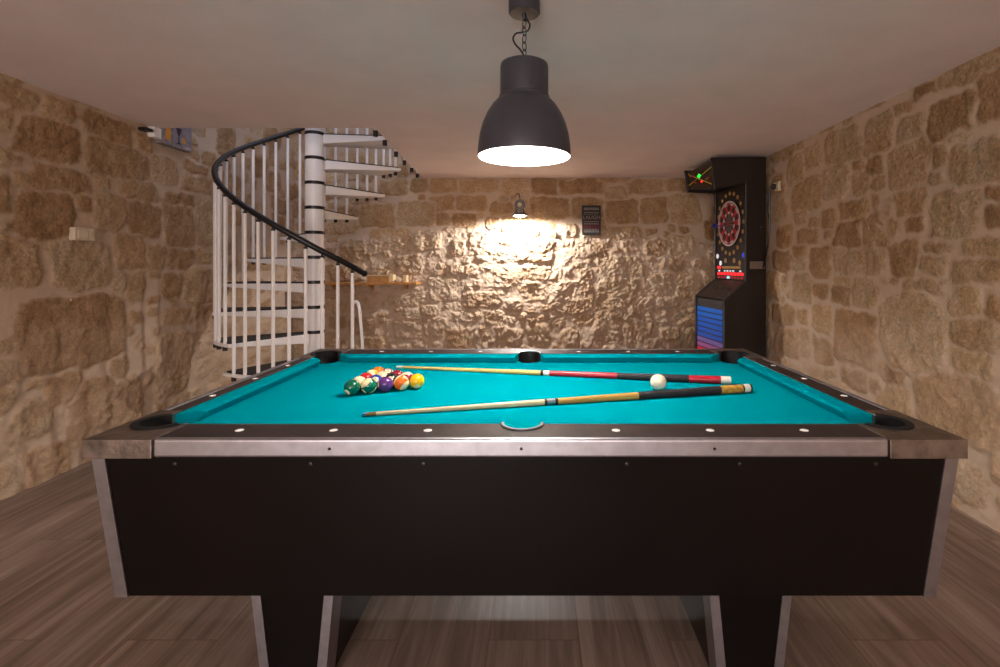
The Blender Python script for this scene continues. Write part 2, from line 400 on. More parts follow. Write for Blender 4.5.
def stone_wall(name, us, vs, stones, seed, place, roughf, baseline, vfill=3.0):
    """a rubble wall as one displaced mesh; place(u, v, d) gives the point d metres in front of the wall line"""
    U, V = np.meshgrid(np.array(us), np.array(vs), indexing='ij')
    rng = np.random.RandomState(seed)
    wu = U + .040 * fbm(U, V, .22, seed+1, 3) + .012 * fbm(U, V, .04, seed+30, 2)
    wv = V + .032 * fbm(U, V, .20, seed+9, 3) + .012 * fbm(U, V, .04, seed+40, 2)
    d1 = np.full(U.shape, 9.0); d2 = np.full(U.shape, 9.0); sz = np.full(U.shape, .1)
    hue = np.zeros(U.shape); tone = np.zeros(U.shape); lift = np.zeros(U.shape)
    ua = np.array(us); va = np.array(vs)
    def add(cu, cv, a, b):
        i0, i1 = np.searchsorted(ua, (cu - 2*a - .06, cu + 2*a + .06)); j0, j1 = np.searchsorted(va, (cv - 2*b - .06, cv + 2*b + .06))
        if i1 <= i0 or j1 <= j0: return
        s = (slice(i0, i1), slice(j0, j1))
        p = rng.uniform(3.2, 7); sk = rng.uniform(-.15, .15)
        x = np.abs((wu[s] - cu + sk*(wv[s] - cv)) / a); y = np.abs((wv[s] - cv) / b)
        d = (x**p + y**p)**(1/p)
        # distance to the edge in metres, so small and large stones meet half way
        m = np.minimum(a, b); dm = (d - 1) * m
        D1, D2 = d1[s], d2[s]
        win = dm < D1
        D2[:] = np.where(win, D1, np.minimum(D2, dm)); D1[:] = np.where(win, dm, D1)
        h, t, l = rng.rand(), rng.rand(), rng.rand()
        for A, val in ((hue, h), (tone, t), (lift, l)):
            A[s] = np.where(win, val, A[s])
    for q in stones: add(q[0], q[1], q[2]*1.01 + .004, q[3]*1.01 + .004)
    for rnd, (amin, amax, bmin, bmax, n) in enumerate(((.14,.26,.09,.15,900), (.08,.16,.06,.10,2500), (.04,.08,.03,.055,5000))):
        for k in range(n):
            cu = rng.uniform(ua[0], ua[-1]); cv = rng.uniform(va[0], va[-1])
            a = rng.uniform(amin, amax); b = rng.uniform(bmin, bmax)
            ok = True
            for fx, fy in ((0,0),(-.85,0),(.85,0),(0,-.85),(0,.85),(-.7,-.7),(.7,-.7),(-.7,.7),(.7,.7)):
                i = min(max(np.searchsorted(ua, cu + fx*a), 0), len(ua)-1); j = min(max(np.searchsorted(va, cv + fy*b), 0), len(va)-1)
                if d1[i, j] < -.004: ok = False; break
            if ok: add(cu, cv, a, b)
    e = np.minimum(-d1, (d2 - d1) * .5 - .005)
    mask = sstep(-.010, .014, e + .018 * fbm(U, V, .05, seed+5, 2))
    R = roughf(U, V)                                      # 0 dressed face .. 1 rough rock face
    dome = sstep(-.004, .022, e) * (.004 + .010 * lift) * (1 + 1.0 * R)
    face = mask * (.008 * fbm(U, V, .10, seed+11, 4) + .009 * fbm(U, V, .035, seed+12, 3))
    chip = .5 - 2.2 * np.abs(fbm(U + .5*V, V*.8, .085, seed+20, 3))
    crag = .5 - 2.0 * np.abs(fbm(U, V, .30, seed+22, 3))
    fu = U + .03 * fbm(U, V, .09, seed+70, 3); fv = V + .03 * fbm(U, V, .09, seed+80, 3)
    rock = .62 * R * (.034 * fbm(U, V, .45, seed+15, 3) + .024 * crag + (.5 + .5*mask) * (.016 * facets(fu, fv, .125, seed+90, 1.3) + .019 * facets(fu, fv, .056, seed+91, 1.4) + .014 * facets(fu, fv, .03, seed+92, 1.4) + .008 * chip))
    D = dome + face + rock + .006 * fbm(U, V, .3, seed+50, 2) + baseline(U, V)
    P = place(U, V, D)
    nu, nv = U.shape
    co = np.stack(P, -1).reshape(-1, 3)
    idx = np.arange(nu*nv).reshape(nu, nv)
    q = np.stack((idx[:-1,:-1], idx[1:,:-1], idx[1:,1:], idx[:-1,1:]), -1).reshape(-1, 4)
    me = bpy.data.meshes.new(name)
    me.vertices.add(len(co)); me.vertices.foreach_set('co', co.ravel().astype(np.float32))
    me.loops.add(q.size); me.loops.foreach_set('vertex_index', q.ravel().astype(np.int32))
    me.polygons.add(len(q)); me.polygons.foreach_set('loop_start', np.arange(0, q.size, 4, dtype=np.int32))
    me.update(calc_edges=True)
    me.validate()
    at = me.attributes.new('stone', 'FLOAT_COLOR', 'POINT')
    rm = mask * (1 - R * (.34 + .48 * sstep(-.2, .3, fbm(U, V, .3, seed+60, 3))))
    col = np.stack((rm, hue, tone, np.ones_like(hue)), -1).reshape(-1)
    at.data.foreach_set('color', col.astype(np.float32))
    me.shade_smooth()
    return link(name, me, M['stone'])

def lines(*spans):
    out = []
    for a, b, s in spans:
        n = max(1, round((b - a) / s)); out += [a + (b - a) * i / n for i in range(n)]
    out.append(spans[-1][1]); return out

zz = lines((-.02, 2.50, .0115), (2.50, 4.9, .05))
def rough_left(U, V): return sstep(.95, .62, V + .25 * fbm(U, V, .8, 3, 2)) * .55 + .28 * sstep(4.1, 4.4, U) * sstep(1.6, 1.1, V)
def rough_right(U, V): return sstep(.98, .72, V + .25 * fbm(U, V, .8, 5, 2)) * .6
def rough_back(U, V): return sstep(1.90, 1.76, V + .10 * np.abs(U + .2)**1.2 + .05 * fbm(U, V, .5, 8, 2))
def zero(U, V): return 0 * U
def back_base(U, V): return .030 * rough_back(U, V)

w = stone_wall('wall_left', lines((YF, .9, .08), (.9, 2.2, .03), (2.2, YB + .1, .0125)), zz, STONES_LEFT, 11,
               lambda u, v, d: (XL + d, u, v), rough_left, zero)
struct(w, 'long limestone rubble wall on the left, behind the staircase', 'wall')
w = stone_wall('wall_right', lines((YF, .9, .08), (.9, 1.9, .03), (1.9, YB + .1, .0125)), zz, STONES_RIGHT, 23,
               lambda u, v, d: (XR - d, u, v), rough_right, zero)
struct(w, 'limestone rubble wall on the right, beside the dart machine', 'wall')
w = stone_wall('wall_back', lines((XL - .1, XR + .1, .0068)), lines((-.02, .6, .015), (.6, 2.50, .0068), (2.50, 4.9, .05)), STONES_BACK, 37,
               lambda u, v, d: (u, YB - d, v), rough_back, back_base)
struct(w, 'rough rock-faced limestone wall at the back, lit by the wall spot', 'wall')

o = obj('wall_front', box(XL - .12, XR + .12, YF - .12, YF, -.02, HC + .28), M['plain_wall'])
struct(o, 'plain plastered wall behind the viewer', 'wall')

o = obj('floor', box(XL - .12, XR + .12, YF - .12, YB + .12, -.1, 0), M['floor'])
struct(o, 'floor of brownish grey wood-look planks', 'floor')

bm = bmesh.new()
prism(bm, [(XL - .12, YF - .12), (XR + .12, YF - .12), (XR + .12, 3.83), (-1.261, 3.83), (XL - .12, 3.83)], HC, HC + .28)
prism(bm, [(-1.261, 3.83), (XR + .12, 3.83), (XR + .12, YB + .12), (-1.41, YB + .12), (-1.405, YB)], HC, HC + .28)
o = obj('ceiling', bm, M['ceiling'])
struct(o, 'pinkish white plastered ceiling with an opening for the stairs', 'ceiling')

# ---------------------------------------------------------------- the pool table
TX, TY, OX = -.034, 2.005, -.011
A, B = 1.158, .705            # outer half sizes
AN, BN = 1.02, .512          # cushion noses
AW, BW = 1.078, .569         # back of the cushions
ZB, ZR = .80, .84            # cloth, rail top
t = thing('pool_table', 'long pool table with turquoise cloth, dark rails and metal corners', 'pool table', (TX, TY, 0))
CP = [(sx*1.052 + OX, sy*.558, .058) for sx in (-1, 1) for sy in (-1, 1)]
SP = [(OX, sy*.571, .054) for sy in (-1, 1)]
ALLP = CP + SP

bm = box(-AW + OX, AW + OX, -BW, BW, .765, ZB)
bm = cut(bm, [(x, y, r - .001, .7, .9) for x, y, r in ALLP])
obj('bed', bm, M['felt'], t)

# cushions: (end x at nose, at back) along the long rails, both halves; the short rails whole
def cushion_section(s):
    return [(BW, ZR - .002), (BN + .012, ZR - .002), (BN + .002, ZR - .006), (BN, ZR - .012), (BN + .018, ZB + .001), (BW, ZB + .001)]
def cushion_long(x0n, x0b, x1n, x1b, sy):
    bm = bmesh.new()
    sec = cushion_section(1)
    def xx(y, n, b): return n + (b - n) * (y - BN) / (BW - BN)
    hexa(bm, [(xx(y, x0n, x0b), sy*y, z) for y, z in sec], [(xx(y, x1n, x1b), sy*y, z) for y, z in sec])
    return bm
for sy in (-1, 1):
    for sx in (-1, 1):
        obj('cushion', cushion_long(sx*.072, sx*.056, sx*.925, sx*.985, sy), M['felt'], t, smooth=True, angle=30, at=(OX, 0, 0))
for sx in (-1, 1):
    bm = bmesh.new()
    dx = AN - BN
    sec = [(y + (AN - BN), z) for y, z in cushion_section(1)]
    def yy(x, s): return s * (.417 + .060 * (x - AN) / (AW - AN))
    hexa(bm, [(sx*x, yy(x, -1), z) for x, z in sec], [(sx*x, yy(x, 1), z) for x, z in sec])
    obj('cushion', bm, M['felt'], t, smooth=True, angle=30, at=(OX, 0, 0))

# rails
XC, YC = .968, .440          # where the corner castings end
for sy in (-1, 1):
    bm = bmesh.new(); y0, y1 = sorted((sy*BW, sy*(B - .022))); bx(bm, -XC + OX, XC + OX, y0, y1, .795, ZR)
    bm = cut(bm, [(OX, sy*.571, .064, .6, 1)])
    obj('rail', bm, M['rail_laminate'], t, bevel=.002)
    bm = bmesh.new()
    y0, y1 = sorted((sy*(B - .0215), sy*B)); bx(bm, -XC + OX, XC + OX, y0, y1, .793, ZR + .0025)
    obj('edge_trim', bm, M['aluminium'], t, bevel=.007, seg=3)
for sx in (-1, 1):
    x0, x1 = sorted((sx*AW + OX, sx*(A - .022)))
    obj('rail', box(x0, x1, -YC, YC, .795, ZR), M['rail_laminate'], t, bevel=.002)
    x0, x1 = sorted((sx*(A - .0215), sx*A))
    obj('edge_trim', box(x0, x1, -YC, YC, .793, ZR + .0025), M['aluminium'], t, bevel=.007, seg=3)

# corner castings
for sx in (-1, 1):
    for sy in (-1, 1):
        poly = [(sx*(A+.003), sy*(B+.003)), (sx*(XC+.001) + OX, sy*(B+.003)), (sx*(XC+.001) + OX, sy*BW), (sx*AW + OX, sy*BW), (sx*AW + OX, sy*(YC+.001)), (sx*(A+.003), sy*(YC+.001))]
        bm = bmesh.new(); prism(bm, poly, .792, ZR + .002)
        bm = cut(bm, [(sx*1.052 + OX, sy*.558, .071, .6, 1)])
        obj('corner_casting', bm, M['cast_metal'], t, bevel=.004, label='worn grey metal corner casting')

# pockets: liner around the outer side, cup below
def ang(sx, sy): return math.atan2(sy, sx)
for x, y, r in CP:
    a = ang((x - OX)/1.052, y/.558)
    bm = bmesh.new()
    arc_shell(bm, x, y, r, .0705, .70, ZR + .001, a - 2.05, a + 2.05, 40)
    lin_o = obj('pocket_liner', bm, M['rubber'], t, smooth=True, angle=30)
    bm = bmesh.new(); arc_shell(bm, x, y, r - .003, .075, ZR + .0005, ZR + .0055, a - 2.0, a + 2.0, 40)
    obj('liner_lip', bm, M['rubber'], lin_o, smooth=True, angle=30)
    bm = bmesh.new(); lathe(bm, [(r, .765), (r, .66), (r*.8, .62), (0, .61)], 32)
    xf(bm, Matrix.Translation((x, y, 0)))
    obj('pocket_cup', bm, M['black_plastic'], t, smooth=True)
for x, y, r in SP:
    a = PI/2 if y > 0 else -PI/2
    bm = bmesh.new(); arc_shell(bm, x, y, r, .0635, .70, ZR + .001, a - 1.70, a + 1.70, 36)
    lin_o = obj('pocket_liner', bm, M['rubber'], t, smooth=True, angle=30)
    bm = bmesh.new(); arc_shell(bm, x, y, r - .001, .0605, ZR + .001, ZR + .004, a - 1.69, a + 1.69, 36)
    obj('liner_rim', bm, M['rim'], lin_o, smooth=True, angle=30, label='bright metal rim')
    bm = bmesh.new(); lathe(bm, [(r, .765), (r, .66), (r*.8, .62), (0, .61)], 32)
    xf(bm, Matrix.Translation((x, y, 0)))
    obj('pocket_cup', bm, M['black_plastic'], t, smooth=True)

# sights
spots = [(k*.262 + OX, sy*.627) for sy in (-1, 1) for k in (-3, -2, -1, 1, 2, 3)] + [(sx*1.112, k*.262) for sx in (-1, 1) for k in (-1, 0, 1)]
for x, y in spots:
    bm = bmesh.new(); lathe(bm, [(0, ZR + .0022), (.008, ZR + .0018), (.0115, ZR + .0002), (.0115, ZR - .002)], 20)
    xf(bm, Matrix.Translation((x, y, 0)))
    obj('sight', bm, M['pearl'], t, smooth=True)

# cabinet body, narrowing downwards
ht, hb = (A - .016, B - .012), (A - .046, B - .050)
z1, z0 = .792, .398
bm = bmesh.new()
hexa(bm, [(sx*hb[0], sy*hb[1], z0) for sx, sy in ((-1,-1),(1,-1),(1,1),(-1,1))], [(sx*ht[0], sy*ht[1], .7915) for sx, sy in ((-1,-1),(1,-1),(1,1),(-1,1))])
bm = cut(bm, [(x, y, r + .014, .60, .9) for x, y, r in ALLP])
cab = obj('cabinet', bm, M['black_laminate'], t, label='glossy black laminate cabinet')
for sx in (-1, 1):
    for sy in (-1, 1):
        w, th = .030, .004
        def L(hx, hy, z):
            return [(sx*(hx+th), sy*(hy+th), z), (sx*(hx-w), sy*(hy+th), z), (sx*(hx-w), sy*(hy-.001), z), (sx*(hx-.001), sy*(hy-.001), z), (sx*(hx-.001), sy*(hy-w), z), (sx*(hx+th), sy*(hy-w), z)]
        bm = bmesh.new(); hexa(bm, L(hb[0], hb[1], z0 - .002), L(ht[0], ht[1], .790))
        obj('corner_trim', bm, M['aluminium'], t)
for sy in (-1, 1):
    for x in (-.93, -.57, -.27, .27, .57, .93):
        bm = bmesh.new(); lathe(bm, [(0, .002), (.003, .0015), (.005, .001), (.0065, -.003)], 16)
        xf(bm, Matrix.Translation((x, sy*(ht[1] - .0012), .772)) @ Matrix.Rotation(sy*-PI/2, 4, 'X'))
        obj('screw_cap', bm, M['black_plastic'], t, smooth=True)
for x in (-.514, -.010, .498):
    bm = bmesh.new(); lathe(bm, [(0, .0015), (.003, .0015), (.0042, 0)], 12)
    xf(bm, Matrix.Translation((x, -B - .0003, .817)) @ Matrix.Rotation(PI/2, 4, 'X'))
    obj('trim_screw', bm, M['black_plastic'], t)

# pedestal legs with metal corner strips
for sx in (-1, 1):
    c = sx*.694 + OX - .005
    def rect(hw, hy, z): return [(c-hw, -hy, z), (c+hw, -hy, z), (c+hw, hy, z), (c-hw, hy, z)]
    bm = bmesh.new(); hexa(bm, rect(.090, .497, 0), rect(.130, .505, .398))
    leg = obj('leg', bm, M['black_laminate'], t)
    for ex in (-1, 1):
        for ey in (-1, 1):
            w, th, dp = .024, .004, .075
            def L(hw, hy, z):
                return [(c+ex*(hw+th), ey*(hy+th), z), (c+ex*(hw-w), ey*(hy+th), z), (c+ex*(hw-w), ey*(hy-.001), z), (c+ex*(hw-.001), ey*(hy-.001), z), (c+ex*(hw-.001), ey*(hy-dp), z), (c+ex*(hw+th), ey*(hy-dp), z)]
            bm = bmesh.new(); hexa(bm, L(.090, .497, 0), L(.130, .505, .396))
            obj('leg_trim', bm, M['aluminium'], leg)

# ---------------------------------------------------------------- balls
def ball_mat(name, col, stripe=False, plain=False):
    m = bpy.data.materials.new(name); m.use_nodes = True
    nt = m.node_tree; b = nt.nodes['Principled BSDF']; N = nt.nodes.new; Lk = nt.links.new
    cream = lin(236,222,176)
    b.inputs['Roughness'].default_value = .08; b.inputs['Coat Weight'].default_value = .4; b.inputs['Coat Roughness'].default_value = .03
    if plain:
        b.inputs['Base Color'].default_value = lin(240,230,206); return m
    tc = N('ShaderNodeTexCoord'); nv = N('ShaderNodeVectorMath'); nv.operation = 'NORMALIZE'
    Lk(tc.outputs['Object'], nv.inputs[0])
    sx = N('ShaderNodeSeparateXYZ'); Lk(nv.outputs['Vector'], sx.inputs[0])
    def absgt(sock, th):
        a = N('ShaderNodeMath'); a.operation = 'ABSOLUTE'; Lk(sock, a.inputs[0])
        g = N('ShaderNodeMath'); g.operation = 'GREATER_THAN'; g.inputs[1].default_value = th; Lk(a.outputs[0], g.inputs[0]); return g
    spot = absgt(sx.outputs['X'], .905)
    fac = spot
    if stripe:
        band = absgt(sx.outputs['Z'], .56)
        fac = N('ShaderNodeMath'); fac.operation = 'MAXIMUM'; Lk(spot.outputs[0], fac.inputs[0]); Lk(band.outputs[0], fac.inputs[1])
    mx = N('ShaderNodeMix'); mx.data_type = 'RGBA'; mx.inputs['A'].default_value = col; mx.inputs['B'].default_value = cream
    Lk(fac.outputs[0], mx.inputs['Factor']); Lk(mx.outputs['Result'], b.inputs['Base Color'])
    return m

DB = .0618
def sphere(r):
    bm = bmesh.new(); bmesh.ops.create_uvsphere(bm, u_segments=40, v_segments=24, radius=r); return bm
COLS = {'yellow': lin(240,186,20), 'blue': lin(24,52,140), 'red': lin(196,32,38), 'purple': lin(84,42,110), 'orange': lin(236,104,24),
        'green': lin(0,96,74), 'maroon': lin(130,28,42), 'black': lin(22,20,22)}
KIND = {1: ('yellow', 0), 2: ('blue', 0), 3: ('red', 0), 4: ('purple', 0), 5: ('orange', 0), 6: ('green', 0), 7: ('maroon', 0), 8: ('black', 0),
        9: ('yellow', 1), 10: ('blue', 1), 11: ('red', 1), 12: ('purple', 1), 13: ('orange', 1), 14: ('green', 1), 15: ('maroon', 1)}
ang_r = math.radians(25)
e1 = Vector((math.cos(ang_r), math.sin(ang_r), 0)); e2 = Vector((-math.sin(ang_r), math.cos(ang_r), 0))
p0 = Vector((-.713, 1.897, 0))
NEWC = {}
ROWS = [[6, 14, 4, 13, 1], [11, 2, 8, 15], [3, 10, 7], [9, 12], [5]]
SPOTDIR = {6: (-.35, -.75, -.45), 14: (-.5, -.55, -.6), 4: (-.75, -.35, .05), 13: (-.6, 0, -.75), 1: (.2, -.7, -.65), 11: (.5, .5, .2), 2: (.2, -.8, .5),
           8: (.05, -.85, .35), 3: (1, .6, .1), 7: (1, .5, .1), 10: (.8, .1, -.2), 15: (1, .1, .05), 9: (.4, .3, .8), 12: (.2, -.55, .8), 5: (.3, .6, .3)}
AXIS = {14: (.25, .35, .9), 13: (.75, -.2, -.6), 11: (.05, -.75, .66), 10: (-.1, -.8, .6), 15: (.1, .3, 1), 9: (.5, .6, .5), 12: (-.4, -.6, .6)}
WHERE = {6: 'at the left end of the front row', 14: 'second in the front row, beside the solid green ball', 4: 'in the middle of the front row of the rack',
         13: 'between the solid purple and solid yellow balls', 1: 'at the right end of the front row of the rack', 11: 'behind the two green balls',
         2: 'behind the green striped and purple balls', 8: 'behind the purple ball', 15: 'behind the orange striped and yellow balls',
         3: 'on the left side of the third row', 10: 'in the middle of the rack, behind the blue ball', 7: 'on the right side of the third row',
         9: 'on the left flank near the tip of the rack', 12: 'on the right flank near the tip of the rack', 5: 'at the far tip of the rack'}
for ri, row in enumerate(ROWS):
    for ci, num in enumerate(row):
        c, s = KIND[num]
        P = p0 + e1 * (DB * (ci + ri*.5)) + e2 * (DB * .867 * ri)
        mtl = ball_mat('ball_%s_%s' % (c, 'stripe' if s else 'solid'), COLS[c], bool(s))
        sd = Vector(SPOTDIR[num]).normalized()
        az = Vector(AXIS.get(num, (.1, .2, .97)))
        az = (az - az.dot(sd) * sd).normalized(); ay = az.cross(sd)
        R = Matrix((sd, ay, az)).transposed()
        r = DB/2 - .0011
        o = obj('pool_ball', sphere(r), mtl, smooth=True, angle=0, at=(P.x, P.y, ZB + r + .0009), rot=R.to_euler())
        word = ('%s striped ball' if s else 'solid %s ball') % c
        tag(o, '%s %s' % (word, WHERE[num]), 'pool ball', 'racked pool balls')
        tb = text_bm(str(num), .016)
        for sgn in (1, -1):
            b2 = tb.copy()
            for v in b2.verts:
                q = Vector((sgn * math.sqrt(max(r*r - v.co.x**2 - v.co.y**2, 0)) , sgn * v.co.x, v.co.y)); q.normalize(); v.co = q * (r + .0009)
            obj('number', b2, M['trim_black'], o)
        tb.free()
r = .0325
o = obj('cue_ball', sphere(r), ball_mat('cue_ball_ivory', None, plain=True), smooth=True, angle=0, at=(.480, 1.975, ZB + r))
tag(o, 'plain ivory white cue ball lying alone near the red cue', 'cue ball')

# ---------------------------------------------------------------- cues
def cue(tip, butt, r_tip, r_butt, secs, label):
    """secs = [(part name, material, x0 fraction, x1 fraction, extra radius)] along the stick"""
    a = Vector((tip[0], tip[1], ZB + r_tip + .0006)); b = Vector((butt[0], butt[1], ZB + r_butt + .0006))
    d = (b - a); Ln = d.length; d.normalize()
    ay = Vector((0, 0, 1)).cross(d).normalized(); az = d.cross(ay)
    R = Matrix((d, ay, az)).transposed()
    o = thing('pool_cue', label, 'cue', a, R.to_euler(), 'cues on the table')
    Q = Matrix.Rotation(PI/2, 4, 'Y')
    for nm, mtl, f0, f1, ex, lb in secs:
        pr = []
        n = 6
        for i in range(n + 1):
            f = f0 + (f1 - f0) * i / n
            pr.append((r_tip + (r_butt - r_tip) * f + ex, f * Ln))
        pr = [(0, pr[0][1])] + pr + [(0, pr[-1][1])]
        bm = bmesh.new(); lathe(bm, pr, 20, Q)
        obj(nm, bm, mtl, o, smooth=True, label=lb)
    return o
S = {k: mat('cue_' + k, *v) for k, v in {
    'cream': (lin(226,208,164), .3), 'tan': (lin(196,152,76), .3), 'wrap': (lin(30,28,32), .6), 'white': (lin(232,226,214), .3),
    'red': (lin(168,20,40), .3), 'black': (lin(22,20,22), .3), 'yellow': (lin(216,186,110), .3), 'brass': (lin(140,110,60), .4), 'chalk': (lin(60,110,150), .8)}.items()}
S['brass'] = mat('cue_ferrule', lin(150,120,70), .35, .6)
S['inlay'] = mat('cue_inlay', lin(186,142,60), .3, noise=(70, .5))
S['blackwrap'] = mat('cue_wrap', lin(34,31,36), .65, noise=(300, .3), bump=(400, .3))
S['redwrap'] = mat('cue_red', lin(176,20,42), .3, noise=(12, .12))
cue((-.579, 1.632), (.835, 1.945), .006, .0165,
    [('leather_tip', S['chalk'], 0, .008, 0, None), ('ferrule', S['brass'], .008, .030, 0, None), ('shaft', S['cream'], .030, .425, 0, None),
     ('joint_collar', S['black'], .425, .432, .0008, None), ('joint', M['rim'], .432, .452, .0006, None), ('joint_collar', S['black'], .452, .459, .0008, None),
     ('forearm', S['tan'], .459, .672, 0, None), ('grip', S['blackwrap'], .672, .907, .0004, None), ('sleeve', S['inlay'], .907, .972, 0, None),
     ('sleeve_ring', S['black'], .972, .976, .0006, None), ('butt_cap', S['white'], .976, .994, 0, None), ('bumper', S['black'], .994, 1.0, -.001, None)],
    'tan and black cue with a white butt cap lying across the front of the cloth')
cue((-.684, 2.395), (.806, 2.072), .006, .0165,
    [('leather_tip', S['white'], 0, .009, 0, None), ('ferrule', S['white'], .009, .022, 0, None), ('shaft', S['yellow'], .022, .468, 0, None),
     ('joint_collar', S['black'], .468, .476, .0008, None), ('joint', S['white'], .476, .494, .0006, None),
     ('forearm', S['redwrap'], .494, .692, 0, None), ('grip', S['blackwrap'], .692, .890, .0004, None), ('sleeve', S['redwrap'], .890, .974, 0, None),
     ('butt_cap', S['white'], .974, 1.0, 0, None)],
    'red and black cue with a yellow shaft lying across the rear of the cloth')

# ---------------------------------------------------------------- pendant lamp
LX, LY, LZ = -.055, 1.99, 1.734
t = thing('pendant_lamp', 'large black metal bell pendant lamp hanging over the pool table', 'lamp', (LX, LY, LZ))
outer = [(.186, 0), (.1865, .012), (.184, .05), (.178, .09), (.167, .13), (.150, .17), (.128, .205), (.108, .226), (.102, .232), (.102, .240), (.097, .244), (.0965, .360), (.094, .370), (.086, .374)]
inner = [(.1835, 0), (.181, .05), (.175, .09), (.164, .128), (.147, .167), (.125, .202), (.105, .223), (.094, .238), (.093, .362)]
bm = bmesh.new(); lathe(bm, outer + [(.014, .384), (0, .388)], 64)
obj('shade', bm, M['lamp_black'], t, smooth=True, angle=50)
bm = bmesh.new(); lathe(bm, [(.1865, 0)] + inner + [(0, .362)], 64)
obj('shade_lining', bm, M['lamp_white'], t, smooth=True, angle=50, label='white inner lining')
bm = bmesh.new(); lathe(bm, [(0, .361), (.03, .361), (.03, .30), (.022, .28), (0, .28)], 24)
obj('socket', bm, M['black_plastic'], t, smooth=True)
bm = bmesh.new(); lathe(bm, [(0, .115), (.03, .12), (.054, .14), (.062, .175), (.054, .21), (.034, .24), (.02, .262), (.02, .285)], 32)
obj('bulb', bm, M['bulb'], t, smooth=True, label='glowing white globe bulb')
ztop = HC - LZ
bm = bmesh.new(); lathe(bm, [(0, .534 + .038), (.012, .534 + .038), (.058, .534 + .04), (.063, .534 + .046), (.063, ztop), (0, ztop)], 40)
obj('canopy', bm, M['lamp_black'], t, smooth=True)
zlo, zhi = .392, .580
bm = bmesh.new(); torus(bm, .010, .0022, Matrix.Translation((0, 0, .393)) @ Matrix.Rotation(PI/2, 4, 'X'), 20, 8)
obj('hook', bm, M['chain'], t, smooth=True)
nlk = 6; step = (zhi - .400) / nlk
for i in range(nlk):
    bm = bmesh.new()
    torus(bm, .0185, .0020, Matrix.Translation((0, 0, .402 + step*(i + .45))) @ rotz(PI/4 if i % 2 else -PI/4) @ Matrix.Rotation(PI/2, 4, 'X'), 24, 8, sx=.55)
    obj('chain_link', bm, M['chain'], t, smooth=True)
bm = bmesh.new()
tube(bm, catmull([(-.004, -.006, .386), (-.002, -.012, .402), (-.016, -.018, .424), (-.036, -.014, .448), (-.045, -.006, .474), (-.034, .004, .498), (-.010, .010, .506), (.014, .008, .512), (.022, -.004, .530), (.010, -.012, .548), (.004, -.012, .564), (.003, -.010, .574)], 8), .0034, 8)
obj('cord', bm, M['black_plastic'], t, smooth=True)
l = bpy.data.lights.new('pendant_light', 'POINT'); l.energy = PENDANT; l.color = (1.0, .95, .89); l.shadow_soft_size = .05
lo = bpy.data.objects.new('pendant_light', l); C.objects.link(lo); lo.location = (LX, LY, LZ + .06)

# ---------------------------------------------------------------- wall spot lamp
WX, WY, WZ = -.210, 5.71, 1.995
t = thing('wall_lamp', 'small grey spot lamp with a bell shade lit on the back wall', 'lamp', (WX, WY, WZ))
bm = bmesh.new(); lathe(bm, [(0, .035), (.042, .035), (.05, .028), (.05, -.06), (0, -.06)], 32, Matrix.Translation((0, .275, .03)) @ Matrix.Rotation(PI/2, 4, 'X'))
obj('wall_plate', bm, M['lamp_grey'], t, smooth=True)
bm = bmesh.new(); tube(bm, catmull([(-.065, .26, .128), (-.040, .08, .138), (-.012, .03, .125), (.0, .005, .075), (.0, 0, .045)], 8), .008, 8)
obj('arm', bm, M['lamp_grey'], t, smooth=True)
bm = bmesh.new(); tube(bm, [(0, .25, .03), (0, 0, .03)], .011, 12)
obj('stem', bm, M['lamp_grey'], t, smooth=True)
bm = bmesh.new(); torus(bm, .048, .016, Matrix.Rotation(PI/2, 4, 'X'), 36, 12)
obj('ring_joint', bm, M['lamp_grey'], t, smooth=True)
bm = bmesh.new(); lathe(bm, [(0, .02), (.022, .018), (.03, .006), (.030, -.018), (.022, -.022), (0, -.024)], 28, Matrix.Rotation(PI/2, 4, 'X'))
obj('knob', bm, M['beige_plastic'], t, smooth=True)
bm = bmesh.new(); lathe(bm, [(0, -.050), (.045, -.052), (.052, -.062), (.060, -.085), (.078, -.115), (.088, -.128), (.086, -.128), (.058, -.086), (.047, -.060), (0, -.058)], 40)
obj('bell_shade', bm, M['lamp_grey'], t, smooth=True, angle=50)
bm = bmesh.new(); lathe(bm, [(0, -.060), (.03, -.066), (.045, -.086), (.066, -.115), (.066, -.128), (.045, -.143), (0, -.149)], 28)
obj('bulb', bm, M['bulb_wall'], t, smooth=True, label='glowing white bulb')
l = bpy.data.lights.new('wall_lamp_light', 'SPOT'); l.energy = WALLSPOT; l.color = (1.0, .965, .94); l.shadow_soft_size = .022
l.spot_size = math.radians(176); l.spot_blend = .25
lo = bpy.data.objects.new('wall_lamp_light', l); C.objects.link(lo); lo.location = (WX, WY, WZ - .160); lo.rotation_euler = (math.radians(9), 0, 0)

